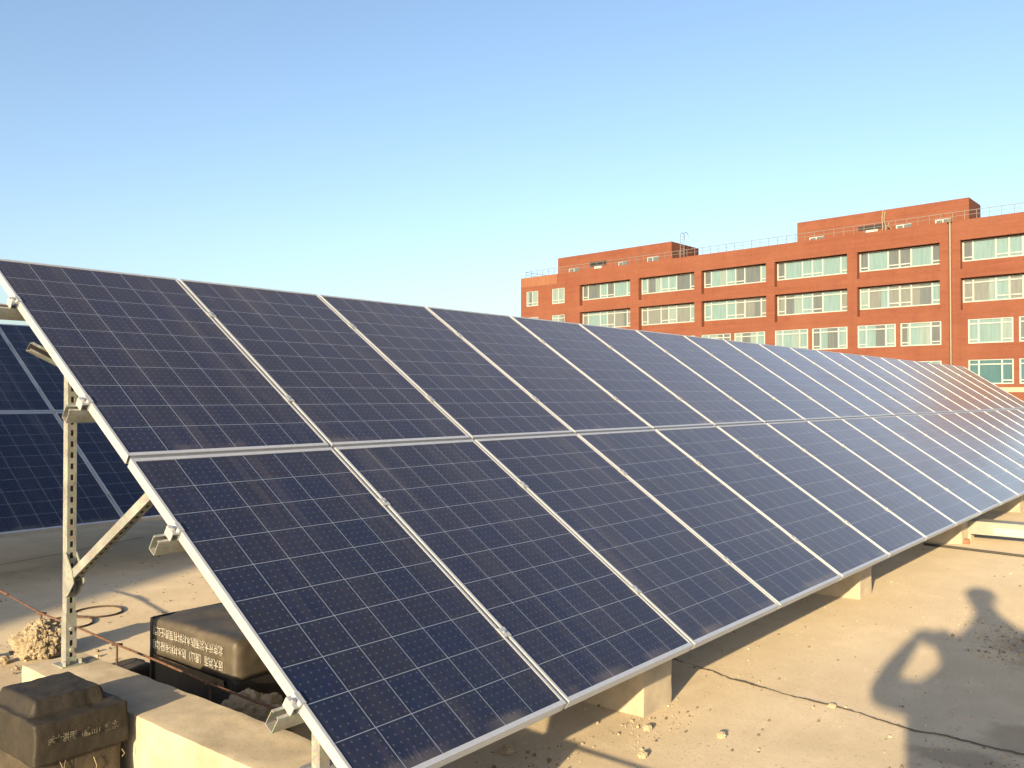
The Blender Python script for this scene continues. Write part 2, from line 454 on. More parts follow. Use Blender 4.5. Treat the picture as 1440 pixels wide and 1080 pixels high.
# crack across the deck
cr = MB()
pts = [(2.88, 0.75), (2.83, 0.52), (2.80, 0.40), (2.76, 0.28), (2.70, 0.08), (2.68, -0.05), (2.645, -0.24), (2.64, -0.4), (2.625, -0.53), (2.57, -0.7), (2.55, -0.82), (2.565, -0.95), (2.55, -1.1), (2.55, -1.26), (2.50, -1.5), (2.52, -1.9), (2.47, -2.6)]
fine_pts = []
for (x0, y0), (x1, y1) in zip(pts[:-1], pts[1:]):
    n = max(2, int(math.hypot(x1 - x0, y1 - y0) / 0.012))
    for k in range(n):
        t = k / n; y = y0 + (y1 - y0) * t
        jx = .022 * noise.noise(Vector((y * 9, 1, 0))) + .010 * noise.noise(Vector((y * 31, 4, 0)))
        fine_pts.append((x0 + (x1 - x0) * t + jx + random.uniform(-.003, .003), y))
def wd(k): return max(.002, 0.0085 + 0.013 * noise.noise(Vector((k * 0.06, 0, 0))) + .005 * noise.noise(Vector((k * .4, 7, 0))))
for k in range(len(fine_pts) - 1):
    (x0, y0), (x1, y1) = fine_pts[k], fine_pts[k + 1]
    w0, w1 = wd(k), wd(k + 1)
    cr.quad((x0 - w0, y0, DZ + .004), (x0 + w0, y0, DZ + .004), (x1 + w1, y1, DZ + .004), (x1 - w1, y1, DZ + .004))
tag(cr.build("roof_crack", M_crack), kind='structure')
j = MB()
jp = [(0.9, 6.45), (1.5, 6.68), (2.2, 6.86), (3.2, 7.2)]
for (x0, y0), (x1, y1) in zip(jp[:-1], jp[1:]):
    j.quad((x0, y0 - .009, DZ + .004), (x1, y1 - .009, DZ + .004), (x1, y1 + .009, DZ + .004), (x0, y0 + .009, DZ + .004))
tag(j.build("screed_joint", M_crack), kind='structure')

# ------------------------------------------------------------------ the red brick building
BS = 1.25
BX = CAM.x + BS * (68.641 - CAM.x); BY = CAM.y + BS * (54.144 - CAM.y)
def bz(z): return 1.1513 + BS * (z - 1.1513)
def bu(u): return BS * u
bld = empty("office_building", (BX, BY, 0), (0, 0, math.atan2(-0.995, -0.1005)))
tag(bld, "long red brick office block with ribbon windows, roof railings and two rooftop rooms", "building")
BM = Matrix.Translation(bld.location) @ Matrix.Rotation(bld.rotation_euler.z, 4, 'Z')

PAR = 13.24
bays = [(7.83, 13.85), (14.80, 20.66), (21.37, 27.38), (28.12, 34.02), (34.78, 40.61), (41.95, 47.75)]
RD = 0.42                                # recess depth in plan units
recess, opens = [], []                   # (u0,u1,z0,z1,depth)
wins = []                                # (u0,u1,z0,z1,style,depth)
for (u0, u1) in bays:
    recess.append((u0, u1, 9.90, 11.87)); recess.append((u0, u1, 7.10, 9.27))
    wins.append((u0, u1, 10.43, 11.82, 'ribbon', RD)); wins.append((u0, u1, 7.62, 9.22, 'ribbon_transom', RD))
    ua = u0 + (0.45 if u0 > 41 else 0.0); w2 = 2.79
    for (z0, z1) in ((4.77, 6.43), (2.02, 3.68)):
        wins.append((ua, ua + w2, z0, z1, 'room', 0)); wins.append((ua + w2 + 0.32, ua + 2 * w2 + 0.32, z0, z1, 'room', 0))
for (u0, u1) in ((0.76, 2.40), (4.26, 5.92)):
    wins.append((u0, u1, 10.32, 11.82, 'small', 0)); wins.append((u0, u1, 7.70, 9.21, 'small_transom', 0)); wins.append((u0, u1, 4.90, 6.42, 'small_transom', 0))
us = sorted({0.0, 50.0} | {round(x, 4) for q in recess for x in q[:2]} | {round(x, 4) for q in wins for x in q[:2]})
zs = sorted({-12.0, 1.47, 1.79, PAR} | {x for q in recess for x in q[2:4]} | {x for q in wins for x in q[2:4]})
def in_(q, i, j): return q[0] - 1e-6 <= us[i] and us[i + 1] <= q[1] + 1e-6 and q[2] - 1e-6 <= zs[j] and zs[j + 1] <= q[3] + 1e-6
def dep(i, j):
    if any(in_(q, i, j) for q in wins): return None
    if any(in_(q, i, j) for q in recess): return RD * BS
    return 0.0
def opn(i, j):
    for q in wins:
        if in_(q, i, j): return (q[5] + 0.16) * BS
    return 0.0
w = MB()
w.grid([bu(x) for x in us], [bz(z) for z in zs], dep, opn, 0)
L_, Dp, zt, zb = bu(50.0), 18.0, bz(PAR), bz(-12.0)
w.quad((0, Dp, zb), (0, 0, zb), (0, 0, zt), (0, Dp, zt))
w.quad((L_, 0, zb), (L_, Dp, zb), (L_, Dp, zt), (L_, 0, zt))
w.quad((L_, Dp, zb), (0, Dp, zb), (0, Dp, zt), (L_, Dp, zt))
pt_ = 0.3
w.quad((0, 0, zt), (L_, 0, zt), (L_, pt_, zt), (0, pt_, zt))
w.quad((0, pt_, zt - 1.0), (0, pt_, zt), (L_, pt_, zt), (L_, pt_, zt - 1.0))
w.quad((0, pt_, zt - 1.0), (L_, pt_, zt - 1.0), (L_, Dp, zt - 1.0), (0, Dp, zt - 1.0))
wall = w.build("wall", M_brick, bld)
bd = MB(); bd.box((0, -0.06, bz(1.47)), (L_, -0.002, bz(1.79)))
bd.build("string_course", M_band, bld)
# weathered coping band, left corner
lt = MB(); lt.box((0.0, -0.015, bz(PAR - 0.95)), (bu(4.9), -0.001, bz(PAR - 0.02)))
def stain():
    m, nt, b, N, L = nodes_of("stained brick band")
    n = noisen(nt, 1.0, 5, 0.6, None, (6, 6, 0.3))
    L.new(mixc(nt, ramp(nt, n, [(0.35, 0), (0.7, 1)]), (0.128, 0.043, 0.022), (0.165, 0.078, 0.042)), b.inputs['Base Color'])
    b.inputs['Roughness'].default_value = 0.85
    return m
lt.build("stained_band", stain(), bld)

rnd = random.Random(3)
def make_window(u0, u1, z0, z1, style, depth):
    X0, X1, Z0, Z1 = bu(u0), bu(u1), bz(z0), bz(z1)
    W, H = X1 - X0, Z1 - Z0
    y = (depth + 0.10) * BS; t = 0.10; dp = 0.07
    f = MB(); p = MB(); p.pm = []
    def bar(xa, xb, za, zb, dy=0.0): f.box((xa, y - dp - dy, za), (xb, y + 0.03, zb))
    if style.startswith('ribbon'):
        ms = [0, 0.115, 0.36, 0.50, 0.64, 0.885, 1.0]
        rails = {0: 0.2, 2: 0.2, 3: 0.2, 5: 0.2}; tr = 0.83 if 'transom' in style else None
    elif style == 'room':
        ms = [0, 0.235, 0.745, 1.0]; rails = {0: 0.15, 2: 0.15}; tr = 0.80
    else:
        ms = [0, 0.5, 1.0]; rails = {0: 0.22, 1: 0.22}; tr = 0.78 if 'transom' in style else None
    bar(X0, X1, Z0, Z0 + t); bar(X0, X1, Z1 - t * .8, Z1)
    for k, mm in enumerate(ms):
        xc = X0 + W * mm; h = t * (0.55 if style.startswith('small') else 0.62)
        xa, xb = (xc, xc + 2 * h) if k == 0 else ((xc - 2 * h, xc) if k == len(ms) - 1 else (xc - h, xc + h))
        bar(xa, xb, Z0 + t, Z1 - t * .8, 0.004)
    if tr:
        for k in range(len(ms) - 1):
            bar(X0 + W * ms[k] + t * .6, X0 + W * ms[k + 1] - t * .6, Z0 + H * tr - t * .5, Z0 + H * tr + t * .5, 0.002)
    for k, q in rails.items():
        bar(X0 + W * ms[k] + t * .6, X0 + W * ms[k + 1] - t * .6, Z0 + H * q - t * .5, Z0 + H * q + t * .5, 0.002)
    fo = f.build("window", M_winframe, bld)
    low = z1 < 4
    for k in range(len(ms) - 1):
        xa, xb = X0 + W * ms[k], X0 + W * ms[k + 1]
        wide = (ms[k + 1] - ms[k]) > 0.2
        if low: pick = rnd.choice([3, 3, 0])
        elif style == 'room': pick = rnd.choice([2, 0, 0, 2, 1])
        elif style == 'small': pick = rnd.choice([2, 2, 1])
        elif 'transom' in style: pick = rnd.choice([0, 2, 4, 0, 4, 1])
        else: pick = rnd.choice([0, 1, 0, 0, 1])
        if wide and rnd.random() < 0.45 and not low:
            xm = xa + (xb - xa) * rnd.uniform(0.3, 0.7); p2 = rnd.choice([0, 1, 2])
            p.quad((xa, y, Z0), (xm, y, Z0), (xm, y, Z1), (xa, y, Z1), pick); p.quad((xm, y, Z0), (xb, y, Z0), (xb, y, Z1), (xm, y, Z1), p2)
        else:
            p.quad((xa, y, Z0), (xb, y, Z0), (xb, y, Z1), (xa, y, Z1), pick)
    p.build("pane", M_pane, fo)
for q in wins: make_window(*q)

# roof railing, drainpipe
ra = MB(); zr = bz(PAR)
x0r, x1r = bu(0.62), L_ - 0.1
n = int((x1r - x0r) / 0.95)
for k in range(n + 1):
    x = x0r + (x1r - x0r) * k / n
    ra.box((x - .018, .10, zr), (x + .018, .14, zr + 0.74))
ra.box((x0r, .095, zr + .74), (x1r, .145, zr + .785)); ra.box((x0r, .105, zr + .40), (x1r, .135, zr + .43))
ra.box((x0r - .02, .145, zr + .70), (x0r + .02, 6.0, zr + .74)); ra.box((x0r - .02, .145, zr + .36), (x0r + .02, 6.0, zr + .39))
ra.build("roof_railing", M_rail, bld)
dpipe = MB(); dpipe.tube([(bu(41.33), -0.12, bz(-4)), (bu(41.33), -0.12, bz(PAR))], 0.11, 10)
dpipe.box((bu(41.33) - .16, -0.30, bz(PAR) - .1), (bu(41.33) + .16, -0.005, bz(PAR) + .22))
dpipe.build("drainpipe", M_pipe, bld)

# two rooftop rooms set back from the parapet (footprint in building coordinates, side walls 91 degrees)
PB = 3.0 * BS                            # set-back
ang = R(90.9)                            # azimuth of the side walls
side_w = Vector((math.sin(ang), math.cos(ang), 0))
side_l = (BM.to_3x3().inverted() @ side_w).normalized()
def room(u0, u1, ztop, depth, lintels, small):
    A = Vector((bu(u0), PB, 0)); B = Vector((bu(u1), PB, 0)); C_ = B + side_l * depth; D_ = A + side_l * depth
    m = MB(); zb_, zt_ = bz(PAR) - 1.0, bz(ztop)
    P = [A, B, C_, D_]
    for i in range(4):
        p, q = P[i], P[(i + 1) % 4]
        m.quad((p.x, p.y, zb_), (q.x, q.y, zb_), (q.x, q.y, zt_), (p.x, p.y, zt_))
    m.quad(*[(p.x, p.y, zt_) for p in P])
    o = m.build("rooftop_room", M_brick, bld)
    for (a_, b_, c_, d_) in small:       # small windows, a casement with a white frame beside a fixed light
        f = MB(); xa, xb, za, zb2 = bu(a_), bu(b_), bz(c_), bz(d_); xm = xa + (xb - xa) * .52
        for (p0, p1, q0, q1) in ((xa, xa + .1, za, zb2), (xm - .1, xm, za, zb2), (xa + .1, xm - .1, zb2 - .1, zb2), (xa + .1, xm - .1, za, za + .1), (xm, xb, zb2 - .05, zb2), (xm, xb, za, za + .05)):
            f.box((p0, PB - .06, q0), (p1, PB - .001, q1))
        wo = f.build("window", M_winframe, o)
        g2 = MB(); g2.quad((xa + .1, PB - .03, za + .05), (xb, PB - .03, za + .05), (xb, PB - .03, zb2 - .05), (xa + .1, PB - .03, zb2 - .05))
        wo2 = g2.build("window_pane", M_pane[1], o)
    for (a_, b_, c_, d_, e_) in lintels:   # dark box paints the shadow under a lintel, white door leaf below
        f = MB(); f.box((bu(a_), PB - .02, bz(d_)), (bu(b_), PB - .003, bz(e_)), None, 0)
        f.build("lintel_shadow", M_lintelshade, o)
        f = MB(); f.box((bu(a_) + (bu(b_) - bu(a_)) * .28, PB - .05, bz(c_)), (bu(a_) + (bu(b_) - bu(a_)) * .72, PB - .022, bz(d_) - .02))
        f.build("door", M_winframe, o)
    return o
# ladders with hoop tops, hoses
def ladder(x, y, z0, z1, hoop):
    l = MB()
    for s in (-.25, .25):
        arc = [(x + s, y, z0), (x + s, y, z1)] + [(x + s, y + hoop * (1 - math.cos(t * math.pi / 6)), z1 + hoop * math.sin(t * math.pi / 6)) for t in range(1, 7)] + [(x + s, y + 2 * hoop, z1 - .4)]
        l.tube(arc, .035, 6)
    k = z0 + .3
    while k < z1:
        l.tube([(x - .25, y, k), (x + .25, y, k)], .02, 5); k += .35
    return l.build("ladder", M_rail, bld)

# ------------------------------------------------------------------ the solar array
T = R(33.665)
ct, st = math.cos(T), math.sin(T)
P_, PW, PL, GAP = 1.012, 0.992, 1.65, 0.02
ES, EN = Vector((0, ct, st)), Vector((0, -st, ct))
def on(x, s, n): return Vector((x, 0, 0)) + ES * s + EN * n

fr = MB()
prof = [(0, 0), (.011, 0), (.011, -.0035), (.0035, -.0035), (.0035, -.036), (.028, -.036), (.028, -.040), (0, -.040), (0, -.031), (.0014, -.030), (.0014, -.0285), (0, -.0275), (0, -.021), (.0014, -.020), (.0014, -.0185), (0, -.0175), (0, -.011), (.0014, -.010), (.0014, -.0085), (0, -.0075)]
Z3 = Vector((0, 0, 1))
fr.prism(prof, (0, 0, 0), (0, PL, 0), (1, 0, 0), Z3)
fr.prism(prof, (PW, PL, 0), (PW, 0, 0), (-1, 0, 0), Z3)
profs = [(.019, y) if abs(x - .011) < 1e-6 else (x, y) for x, y in prof]   # the short sides have the wider lip
fr.prism(profs, (PW - .0112, 0, -.0003), (.0112, 0, -.0003), (0, 1, 0), Z3)
fr.prism(profs, (.0112, PL, -.0003), (PW - .0112, PL, -.0003), (0, -1, 0), Z3)
FRAME = fr.mesh("frame", M_alu)
gl = MB()
x0, x1, y0, y1, zt_ = .0105, PW - .0105, .0105, PL - .0105, -.0028
cw = 0.1583; mx, my = (PW - 6 * cw) / 2, (PL - 10 * cw) / 2
UV = [((x - mx) / cw, (y - my) / cw) for x, y in ((x0, y0), (x1, y0), (x1, y1), (x0, y1))]
gl.quad((x0, y0, zt_), (x1, y0, zt_), (x1, y1, zt_), (x0, y1, zt_), 0, UV)
gl.quad((x0, y1, zt_ - .006), (x1, y1, zt_ - .006), (x1, y0, zt_ - .006), (x0, y0, zt_ - .006), 1, UV)
GLASS = gl.mesh("cell_glass", [M_pv, M_back])

ORD = ["first", "second", "third", "fourth", "fifth", "sixth", "seventh", "eighth", "ninth", "tenth", "eleventh", "twelfth", "thirteenth", "fourteenth", "fifteenth", "sixteenth", "seventeenth", "eighteenth", "nineteenth", "twentieth"]
def panel(origin, x, s, label, group):
    q = Vector(origin) + on(x, s, 0)
    r = empty("solar_panel", q, (T, 0, 0))
    place("frame", FRAME, r); place("cell_glass", GLASS, r)
    tag(r, label, "solar panel", group)
    return r
NCOL = 20
for row, rn in ((0, "lower"), (1, "upper")):
    for k in range(NCOL):
        where = "first at its near left end" if k == 0 else ("last at its far right end" if k == NCOL - 1 else "%s from its near left end" % ORD[k])
        panel((0, 0, 0), k * P_ + .01, row * (PL + GAP), "dark blue solar panel, %s row of front array, %s" % (rn, where), "solar panels of the front array")

def channel(w, h, t, lip):
    """C section, open upwards; x across, y up"""
    a = w / 2
    return [(-a, 0), (a, 0), (a, h), (a - lip, h), (a - lip, h - t), (a - t, h - t), (a - t, t), (-a + t, t), (-a + t, h - t), (-a + lip, h - t), (-a + lip, h), (-a, h)]
PUR = channel(.041, .062, .003, .011)
SP = [0.378, 1.225, 2.065, 2.905]
NP = -.0405
def slotted(m, A, B, ex, ey, w, h, t=.0025, slots=True):
    """channel whose web carries a row of slots; web faces -ey, open side +ey; ex across"""
    A, B, ex, ey = Vector(A), Vector(B), Vector(ex), Vector(ey)
    ax = (B - A); Ln = ax.length; ax.normalize()
    M = Matrix(((ex.x, ey.x, ax.x, A.x), (ex.y, ey.y, ax.y, A.y), (ex.z, ey.z, ax.z, A.z), (0, 0, 0, 1)))
    xs_ = [-w / 2, -.007, .007, w / 2]
    zz = [0.0]; k = .03; ho = []
    while k + .05 < Ln:
        zz += [k, k + .026]; ho.append(len(zz) - 2); k += .05
    zz.append(Ln)
    m.grid(xs_, zz, lambda i, j: None if (i == 1 and j in ho) else 0.0, lambda i, j: t, 0, M)
    m.box((-w / 2, .0002, 0), (-w / 2 + t, h, Ln), M); m.box((w / 2 - t, .0002, 0), (w / 2, h, Ln), M)
    m.box((-w / 2 + t, h - t, 0), (-w / 2 + .011, h - .0002, Ln), M); m.box((w / 2 - .011, h - t, 0), (w / 2 - t, h - .0002, Ln), M)
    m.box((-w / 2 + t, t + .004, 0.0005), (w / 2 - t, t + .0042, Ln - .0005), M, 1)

def mid_clamp_mesh():
    m = MB()
    m.box((-.022, -.024, .0008), (.022, .024, .004)); m.box((-.0085, -.024, -.036), (-.006, .024, .0006)); m.box((.006, -.024, -.036), (.0085, .024, .0006))
    m.tube([(0, 0, .004), (0, 0, .010)], .0065, 6, 1)
    return m.mesh("mid_clamp", [M_clamp, M_bolt])
MIDC = mid_clamp_mesh()
def end_clamp_mesh():
    m = MB()                             # stands left of the frame: foot on the purlin, wall, lip over the frame
    m.prism([(-.034, -.040), (-.030, -.040), (-.030, -.012), (-.004, -.012), (-.004, -.040), (-.0005, -.040), (-.0005, .001), (.010, .001), (.010, .0045), (-.010, .0045), (-.016, -.004), (-.034, -.004)], (0, -.024, 0), (0, .024, 0), (1, 0, 0), (0, 0, 1))
    m.tube([(-.021, 0, -.004), (-.021, 0, .005)], .009, 6, 1); m.tube([(-.021, 0, -.005), (-.021, 0, -.0015)], .012, 12, 1)
    m.tube([(-.021, 0, -.075), (-.021, 0, -.012)], .004, 6, 1)
    return m.mesh("end_clamp", [M_clamp, M_bolt])
ENDC = end_clamp_mesh()

supX = [0.118, 2.06, 5.19, 8.37, 11.59, 14.7, 17.7, 20.0]
def rack(origin, x0, x1, joints, sup, label, near):
    r = empty("mounting_rack", origin)
    tag(r, label, "mounting rack")
    for s in SP:
        m = MB(); m.prism(PUR, on(x0 - .075, s, NP - .062), on(x1 + .06, s, NP - .062), ES, EN)
        m.build("purlin", M_galv, r)
        for jx in joints:
            c = place("mid_clamp", MIDC, r); c.location = on(jx, s, 0); c.rotation_euler = (T, 0, 0)
        c = place("end_clamp", ENDC, r); c.location = on(x0, s, 0); c.rotation_euler = (T, 0, 0)
    zbeam = DZ - origin[2] + .31
    for X in sup:
        xr = X + .044
        m = MB(); m.prism(channel(.041, .041, .0025, .010), on(xr, .18, NP - .062 - .0415), on(xr, 2.80, NP - .062 - .0415), (1, 0, 0), EN)
        m.build("rafter", M_galv, r)
        yp = 2.12
        ztop = yp * st / ct + (NP - .062) / ct - .02
        m = MB()
        slotted(m, (X, yp - .0205, zbeam + .20), (X, yp - .0205, ztop), (1, 0, 0), (0, 1, 0), .041, .041)
        m.build("rear_post", [M_galv, M_hole], r)
        m = MB()
        slotted(m, (X, yp - .0235, zbeam + .008), (X, yp - .0235, zbeam + .235), (1, 0, 0), (0, 1, 0), .047, .047)
        for zz in (.07, .165): m.tube([(X, yp - .024, zbeam + zz), (X, yp - .036, zbeam + zz)], .010, 6)
        m.box((X - .05, yp - .05, zbeam), (X + .05, yp + .05, zbeam + .0075))
        for dx, dy in ((-.035, -.04), (.037, -.035)): m.tube([(X + dx, yp + dy, zbeam + .0075), (X + dx, yp + dy, zbeam + .028)], .009, 6)
        m.build("post_foot", [M_galv, M_hole], r)
        yf = 0.345
        zf = yf * st / ct + (NP - .062 - .0415) / ct
        m = MB(); m.prism(channel(.041, .041, .0025, .010), (X, yf - .0205, zbeam), (X, yf - .0205, zf + .05), (1, 0, 0), (0, 1, 0))
        m.box((X - .05, yf - .05, zbeam), (X + .05, yf + .05, zbeam + .006))
        m.build("front_post", M_galv, r)
        A = Vector((X, yp - .035, .345 - (0 if near else 0))); B = Vector((X, 1.375, .775))
        ax = (B - A).normalized(); ey = Vector((0, -ax.z, ax.y))
        if ey.z < 0: ey = -ey
        m = MB(); slotted(m, A - ey * .02, B - ey * .02, (1, 0, 0), ey, .041, .041)
        m.build("brace", [M_galv, M_hole], r)
        m = MB()
        for sx in (-.0235, .0235):
            m.prism([(.004, .46), (-.055, .385), (-.075, .33), (-.02, .27), (.012, .255), (.02, .46)], (X + sx - .0018, yp - .022, 0), (X + sx + .0018, yp - .022, 0), (0, 1, 0), (0, 0, 1))
        m.tube([(X - .028, yp - .045, .35), (X + .028, yp - .045, .35)], .009, 6)
        m.build("brace_bracket", M_galv, r)
    return r
XE = NCOL * P_ - .01
rack((0, 0, 0), .01, XE + .012, [k * P_ for k in range(1, NCOL)], supX, "galvanised steel rack with slotted posts carrying the front solar array", True)
rk = bpy.data.objects["mounting_rack"]
m = MB(); dA, dB = Vector((-.040, 2.186, 1.378)), Vector((2.055, 2.186, .352)); dx_ = (dB - dA).normalized()
slotted(m, dA, dB, Vector((-dx_.z, 0, dx_.x)), Vector((0, -1, 0)), .041, .0405)
m.build("cross_brace", [M_galv, M_hole], rk)

# rear array, in shade behind the posts
RY, RZ = 5.44, 0.10
RX = 2.10 - 2 * P_
for row, rn in ((0, "lower"), (1, "upper")):
    for k in range(5):
        panel((0, RY, RZ), RX + k * P_, row * (PL + GAP), "shaded blue solar panel in %s row of rear array, %s from its left end" % (rn, ORD[k]), "solar panels of the rear array")
rack((0, RY, RZ), RX, RX + 5 * P_ - .02, [RX + k * P_ - .01 for k in range(1, 5)], [RX + .7, RX + 4.2], "shaded steel rack holding the rear solar array behind the slotted post", False)

# ------------------------------------------------------------------ concrete ballast beams
def lumpy(lo, hi, step, bevel, amp, fr_=6.0, seed=0, top=None, mat=None, name="x", parent=None, edge=0.0, sharp=0):
    """a box cut into small faces and worn: rounded edges, uneven faces, optional height function on top"""
    bm = bmesh.new()
    lo, hi = Vector(lo), Vector(hi)
    n = [max(2, int(round((hi[k] - lo[k]) / step))) for k in range(3)]
    cache = {}
    def vert(i, j, k):
        key = (i, j, k)
        if key not in cache:
            cache[key] = bm.verts.new((lo.x + (hi.x - lo.x) * i / n[0], lo.y + (hi.y - lo.y) * j / n[1], lo.z + (hi.z - lo.z) * k / n[2]))
        return cache[key]
    for i in range(n[0]):
        for j_ in range(n[1]):
            bm.faces.new((vert(i, j_, n[2]), vert(i + 1, j_, n[2]), vert(i + 1, j_ + 1, n[2]), vert(i, j_ + 1, n[2])))
            bm.faces.new((vert(i, j_, 0), vert(i, j_ + 1, 0), vert(i + 1, j_ + 1, 0), vert(i + 1, j_, 0)))
    for k in range(n[2]):
        for i in range(n[0]):
            bm.faces.new((vert(i, 0, k), vert(i + 1, 0, k), vert(i + 1, 0, k + 1), vert(i, 0, k + 1)))
            bm.faces.new((vert(i + 1, n[1], k), vert(i, n[1], k), vert(i, n[1], k + 1), vert(i + 1, n[1], k + 1)))
        for j_ in range(n[1]):
            bm.faces.new((vert(0, j_ + 1, k), vert(0, j_, k), vert(0, j_, k + 1), vert(0, j_ + 1, k + 1)))
            bm.faces.new((vert(n[0], j_, k), vert(n[0], j_ + 1, k), vert(n[0], j_ + 1, k + 1), vert(n[0], j_, k + 1)))
    c = (lo + hi) / 2
    for v in bm.verts:
        p = v.co.copy(); q = p.copy()
        b = bevel * (1 + edge * noise.noise(Vector((p.x * 14 + seed, p.y * 14, p.z * 14))))
        b = max(b, bevel * .15)
        # round the box edges
        inner = Vector((min(max(p.x, lo.x + b), hi.x - b), min(max(p.y, lo.y + b), hi.y - b), min(p.z, hi.z - b)))
        dlt = p - inner
        if dlt.length > b: q = inner + dlt.normalized() * b
        nn = noise.noise_vector(p * fr_ + Vector((seed, seed * 2, 0))) * amp + noise.noise_vector(p * fr_ * 3.3 + Vector((seed, 5, 0))) * amp * .4
        if p.z <= lo.z + 1e-5: nn.z = 0
        v.co = q + nn
        if top and p.z > c.z: v.co.z += top((p.x - lo.x) / (hi.x - lo.x), (p.y - lo.y) / (hi.y - lo.y)) * min(1, (p.z - c.z) / (hi.z - c.z)) ** 3
    me = bpy.data.meshes.new(name); bm.to_mesh(me); bm.free()
    me.materials.append(mat)
    o = place(name, me, parent, True)
    if sharp: me.set_sharp_from_angle(angle=R(sharp))
    return o

beamlab = ["pale concrete beam under the near left post beside the black wrapped block", "concrete beam end showing under the second panel of the front array",
           "concrete beam end under the fifth panel of the front array", "concrete beam end behind the cable tray under the front array", "farthest visible concrete beam end under the front array"]
for k, X in enumerate(supX[:5]):
    y0_ = -0.05 if k == 0 else 0.212
    o = lumpy((X - .138, y0_, DZ - .01), (X + .134, 2.275, DZ + .31), .022, .005, .0025 if k else .0032, 6, k * 3.1, None, M_beam, "concrete_beam", None, 1.6, 40)
    if k == 0:
        pass
    tag(o, beamlab[k], "concrete beam", "concrete beams under the front array")

# ------------------------------------------------------------------ black wrapped blocks with lettering
def text_mesh(body, size, mat, name, parent, M, shear=0.0, width=None, sub=True):
    cu = bpy.data.curves.new("lettering", 'FONT')
    cu.body = body; cu.size = size; cu.align_x = 'CENTER'; cu.align_y = 'CENTER'; cu.resolution_u = 3
    cu.extrude = 0.0006
    t = bpy.data.objects.new("lettering_curve", cu); COL.objects.link(t)
    bpy.context.view_layer.update()
    me = bpy.data.meshes.new_from_object(t.evaluated_get(bpy.context.evaluated_depsgraph_get()))
    bpy.data.objects.remove(t)
    if width and len(me.vertices):
        xs_ = [v.co.x for v in me.vertices]; w_ = max(xs_) - min(xs_)
        k = width / max(w_, 1e-6)
        for v in me.vertices: v.co.x *= k
    me.transform(M)
    me.materials.clear(); me.materials.append(mat)
    o = place(name, me, parent)
    return o

# near block, bottom left corner
nb = empty("wrapped_block", (-.225, 1.455, DZ))
tag(nb, "black wrapped block with raised lumpy top and faded lettering, in front of pale beam", "ballast block", "black wrapped blocks")
def cap_top(a_, b_):
    def ss(x, e0, e1): x = min(1, max(0, (x - e0) / (e1 - e0))); return x * x * (3 - 2 * x)
    k = ss(a_, .05, .13) * ss(1 - a_, .11, .17) * ss(b_, .19, .25) * ss(1 - b_, .03, .12)
    return .052 * k + .0035 * noise.noise(Vector((a_ * 5, b_ * 5, 2)))
lumpy((-.155, -.195, 0), (.155, .195, .262), .016, .016, .007, 9, 4, None, M_tarmud, "block_base", nb, .6)
mem = lumpy((-.168, -.208, .236), (.168, .208, .382), .0075, .008, .0042, 12, 9, cap_top, M_mem, "membrane_cap", nb, .5)
Mx = Matrix.Translation((.0, -.2145, .312)) @ Matrix.Rotation(R(2), 4, 'Y') @ Matrix.Rotation(R(90), 4, 'X')
text_mesh("远大洪雨（唐山）防水", .034, M_txt2, "lettering", nb, Mx, width=.25)
# drips and pale mortar specks on the lower face
dr = MB(); rd = random.Random(5)
for k in range(9):
    x = rd.uniform(-.14, .15); z = rd.uniform(.05, .2); l = rd.uniform(.015, .06)
    dr.tube([(x, -.204, z + l), (x + rd.uniform(-.01, .01), -.2065, z + l * .4), (x + rd.uniform(-.02, .02), -.204, z)], rd.uniform(.0009, .0018), 5)
dr.build("mortar_splash", M_rubble, nb)

# far block under the array, printed membrane
fb = empty("wrapped_block", (.885, 1.905, DZ))
tag(fb, "black tarred block with two lines of printed lettering, behind the rusty rod", "ballast block", "black wrapped blocks")
lumpy((-.288, -.362, 0), (.288, .362, .27), .03, .012, .004, 6, 14, None, M_tar, "block_base", fb, .5)
lumpy((-.298, -.374, .235), (.298, .350, .418), .018, .03, .006, 7, 21, lambda a_, b_: .012 * noise.noise(Vector((a_ * 3, b_ * 3, 7))), M_memfar, "membrane_cap", fb, .5)
side = lumpy((-.2985, .352, .05), (.2985, .376, .410), .02, .01, .003, 7, 33, None, M_tar, "tarred_edge", fb, .5)
# the printing reads upside down on the face towards the camera (-x)
def face_left(yc, zc, flip=True):
    m = Matrix.Translation((-.3045, yc, zc))
    # text x axis -> -y (seen from -x), text y axis -> +z
    B_ = Matrix(((0, 0, -1, 0), (-1, 0, 0, 0), (0, 1, 0, 0), (0, 0, 0, 1)))
    return m @ B_ @ (Matrix.Rotation(math.pi, 4, 'Z') if flip else Matrix())
text_mesh("北京远大洪雨防水材料有限责任公司", .05, M_txt, "lettering", fb, face_left(.02, .358), width=.61)
text_mesh("远大洪雨（唐山）防水材料有限公司", .05, M_txt, "lettering", fb, face_left(.02, .290), width=.61)
tp = MB()
ys_ = [.335 - .62 * k / 14 for k in range(15)]
for k in range(14):
    a_, b_ = ys_[k], ys_[k + 1]
    lo0 = .211 - .018 * abs(noise.noise(Vector((k * .6, 1, 1)))) - .028 * k / 14; lo1 = .211 - .018 * abs(noise.noise(Vector(((k + 1) * .6, 1, 1)))) - .028 * (k + 1) / 14
    tp.quad((-.2955, a_, lo0), (-.2955, b_, lo1), (-.3005, b_, .234 - .012 * (k + 1) / 14), (-.3005, a_, .234 - .012 * k / 14))
tp.build("backing_strip", M_tape, fb)

